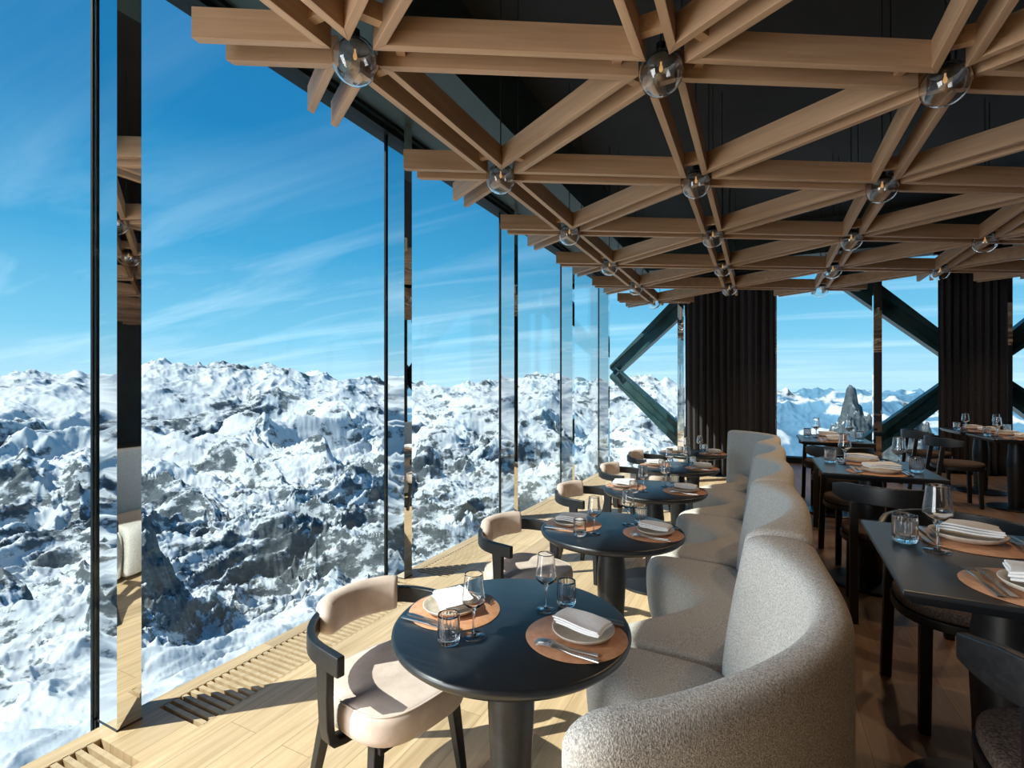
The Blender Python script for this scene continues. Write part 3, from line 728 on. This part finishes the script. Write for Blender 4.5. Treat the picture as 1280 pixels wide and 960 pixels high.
def make_fork():
    m_ = MB(); n_ = 14; rs = []
    for i in range(n_ + 1):
        u = i / n_; y = -.10 + .15 * u; w = .0052 + .004 * (1 - u) ** 2 if u < .75 else .0052 + .009 * ((u - .75) / .25) ** 1.5; z = .004 + .010 * max(0, u - .55) / .45
        rs.append([(-w, y, z), (w, y, z), (w * .9, y, z + .0028), (-w * .9, y, z + .0028)])
    m_.rings(rs)
    for k in range(4):
        x = -.0105 + .007 * k
        m_.rings([[(x - .0019, y, z), (x + .0019, y, z), (x + .0019, y, z + .0022), (x - .0019, y, z + .0022)] for y, z in ((.047, .0135), (.07, .0145), (.092, .0105), (.102, .006))])
    return m_.build('fork', M['cutlery'], smooth='sharp')
def make_knife():
    m_ = MB(); rs = []
    for y, a, b, t in ((-.115, -.006, .006, .0045), (-.10, -.0075, .0075, .0055), (.0, -.0055, .0055, .005), (.012, -.006, .007, .0025), (.06, -.006, .010, .0018), (.095, -.006, .008, .0015), (.112, -.006, -.002, .0012)):
        rs.append([(a, y, .003), (b, y, .003), (b, y, .003 + t), (a, y, .003 + t)])
    m_.rings(rs); return m_.build('table_knife', M['cutlery'], smooth='sharp')
def make_tumbler():
    m_ = MB(); n_ = 72
    out = [(.0005, 0), (.024, 0), (.030, .003, .3), (.033, .010, .8), (.034, .020, 1), (.034, .080, 1), (.0338, .088, .4), (.0338, .0925, 0)]
    inn = [(.0316, .0925), (.0314, .085), (.0312, .03), (.030, .019), (.025, .0145), (.0005, .0135)]
    m_.lathe(out + inn + out[:1], n_, flute=.035, nfl=18, cap0=False, cap1=False); return m_.build('water_glass', M['glass'], smooth=True)
def make_wine():
    r = empty('wine_glass')
    m_ = MB(); prof = [(.0005, .0), (.034, .0), (.0358, .0002), (.0365, .0015), (.034, .003), (.012, .0055), (.0055, .010), (.0042, .02), (.0038, .06), (.0042, .080), (.008, .088), (.022, .099), (.037, .114), (.0385, .120), (.0375, .130), (.033, .165), (.0294, .201), (.0289, .2048), (.0286, .205),
            (.0284, .205), (.0281, .2048), (.0284, .201), (.0318, .165), (.0362, .130), (.0372, .120), (.0355, .115), (.020, .1015), (.006, .0925), (.0005, .0905), (.0005, .0)]
    m_.lathe(prof, 44, cap0=False, cap1=False); m_.build('bowl_and_stem', M['glass'], r, smooth=True)
    return r
def make_wine1():
    r = make_wine(); c = r.children[0]; c.parent = None; bpy.data.objects.remove(r); c.name = 'wine_glass'; return c
P = {k: Proto(f) for k, f in dict(mat=make_mat, plate=make_plate, napkin=make_napkin, fork=make_fork, knife=make_knife, tumbler=make_tumbler, wine=make_wine1).items()}
def setting(cx, cy_, z, ang, where, side, forks=2, knives=2, tw=None):
    # a diner sits at local -y looking +y; ang turns local +y; the mat lies at (cx, cy_)
    c, s = math.cos(ang), math.sin(ang)
    def W_(x, y, dz): return (cx + x * c - y * s, cy_ + x * s + y * c, z + dz)
    j = lambda a: random.uniform(-a, a)
    e = ' on the %s of the %s' % (side, where); g = ' on the ' + ('round tables' if 'round' in where else 'right hand tables')
    P['mat'].put(W_(0, 0, .0), j(1), 'round tan leather placemat' + e, 'placemat', 'leather placemats' + g)
    px_, py_ = .012 + j(.006), -.012 + j(.006)
    P['plate'].put(W_(px_, py_, .0032), 0, 'small beige stoneware plate' + e, 'plate', 'stoneware plates' + g)
    P['napkin'].put(W_(px_, py_ + .002, .0172), ang + (tw if tw is not None else j(.25)), 'folded white linen napkin' + e, 'napkin', 'linen napkins' + g)
    for q in range(forks):
        P['fork'].put(W_(-.122 + .026 * q + j(.003), -.012 + .012 * q + j(.005), .003), ang + j(.08), '%s steel fork%s' % (['outer', 'inner'][q], e), 'fork', 'forks' + g)
    for q in range(knives):
        P['knife'].put(W_(.122 + .022 * q, -.005 + j(.006), .003), ang + j(.06), '%s steel knife%s' % (['inner', 'outer'][q], e), 'knife', 'knives' + g)
    P['wine'].put(W_(.137 + j(.004), .168 + j(.006), .0002), j(1), 'empty clear wine glass' + e, 'wine glass', 'wine glasses' + g)
    P['tumbler'].put(W_(.208 + j(.004), .108 + j(.006), .0002), j(1), 'fluted clear water glass' + e, 'water glass', 'water glasses' + g)
RW = ['nearest round table', 'second round table from the camera', 'third round table from the camera', 'fourth round table from the camera', 'farthest round table']
for k, tc in enumerate(TC):
    PRT.put((-DC, tc, 0), R(17 * k), 'round black pedestal table, ' + ['nearest to the camera', 'second from the camera', 'third from the camera', 'fourth from the camera', 'farthest, in front of the curtain'][k], 'table', 'round black tables along the banquette')
    PAC.put((-DC - .505 - (.01 if k else -.005), tc - .02, 0), R(-90 - 13), 'beige velvet armchair on the window side of the ' + RW[k], 'chair', 'window side armchairs')
    setting(-DC - .225, tc - .01, .7502, R(-90), RW[k], 'window side', tw=R(50) if k == 0 else R(84 + 5 * k))
    setting(-DC + .235, tc, .7502, R(90), RW[k], 'banquette side', tw=R(80 + 4 * k))
# right hand tables on the raised floor
QW = ['nearest right hand table', 'second right hand table', 'third right hand table', 'back right table nearer the window', 'back right table nearer the room']
QP = [(.63, 1.925), (.635, 3.92), (.65, 5.98), (2.40, 8.0), (2.40, 7.05)]
for k, (x, y) in enumerate(QP):
    PQT.put((x, y, PZ), R(-2) if k == 0 else 0, 'rectangular black pedestal table on the raised floor, ' + ['nearest, at the right edge', 'second along the back of the banquette', 'third along the banquette, by the end window', 'in front of the right curtain', 'at the right edge beside the back chair'][k], 'table', 'rectangular black tables on the raised floor')
    if k < 3:
        setting(x + .0, y - .235, PZ + .7502, 0, QW[k], 'near side', tw=-.25 if k == 0 else None); setting(x, y + .215, PZ + .7502, R(180), QW[k], 'far side', tw=-.2 if k == 0 else None)
    else:
        setting(x, y - .195, PZ + .7502, 0, QW[k], 'near side'); setting(x, y + .195, PZ + .7502, R(180), QW[k], 'far side')
SCH = [(.66, 1.45, 0, 'near side of the nearest right hand table'), (.69, 2.46, 180, 'far side of the nearest right hand table'), (.64, 3.45, 0, 'near side of the second right hand table'), (.64, 4.40, 180, 'far side of the second right hand table'),
       (.65, 5.52, 0, 'near side of the third right hand table'), (.65, 6.46, 180, 'far side of the third right hand table'), (1.90, 8.05, -90, 'left of the table before the right curtain'), (1.90, 7.02, -90, 'left of the table at the right edge, behind'),]
for x, y, a, wh in SCH:
    PSC.put((x, y, PZ), R(a + random.uniform(-4, 4)), 'black wood chair with curved back rail, ' + wh, 'chair', 'dark wooden chairs of the raised floor')
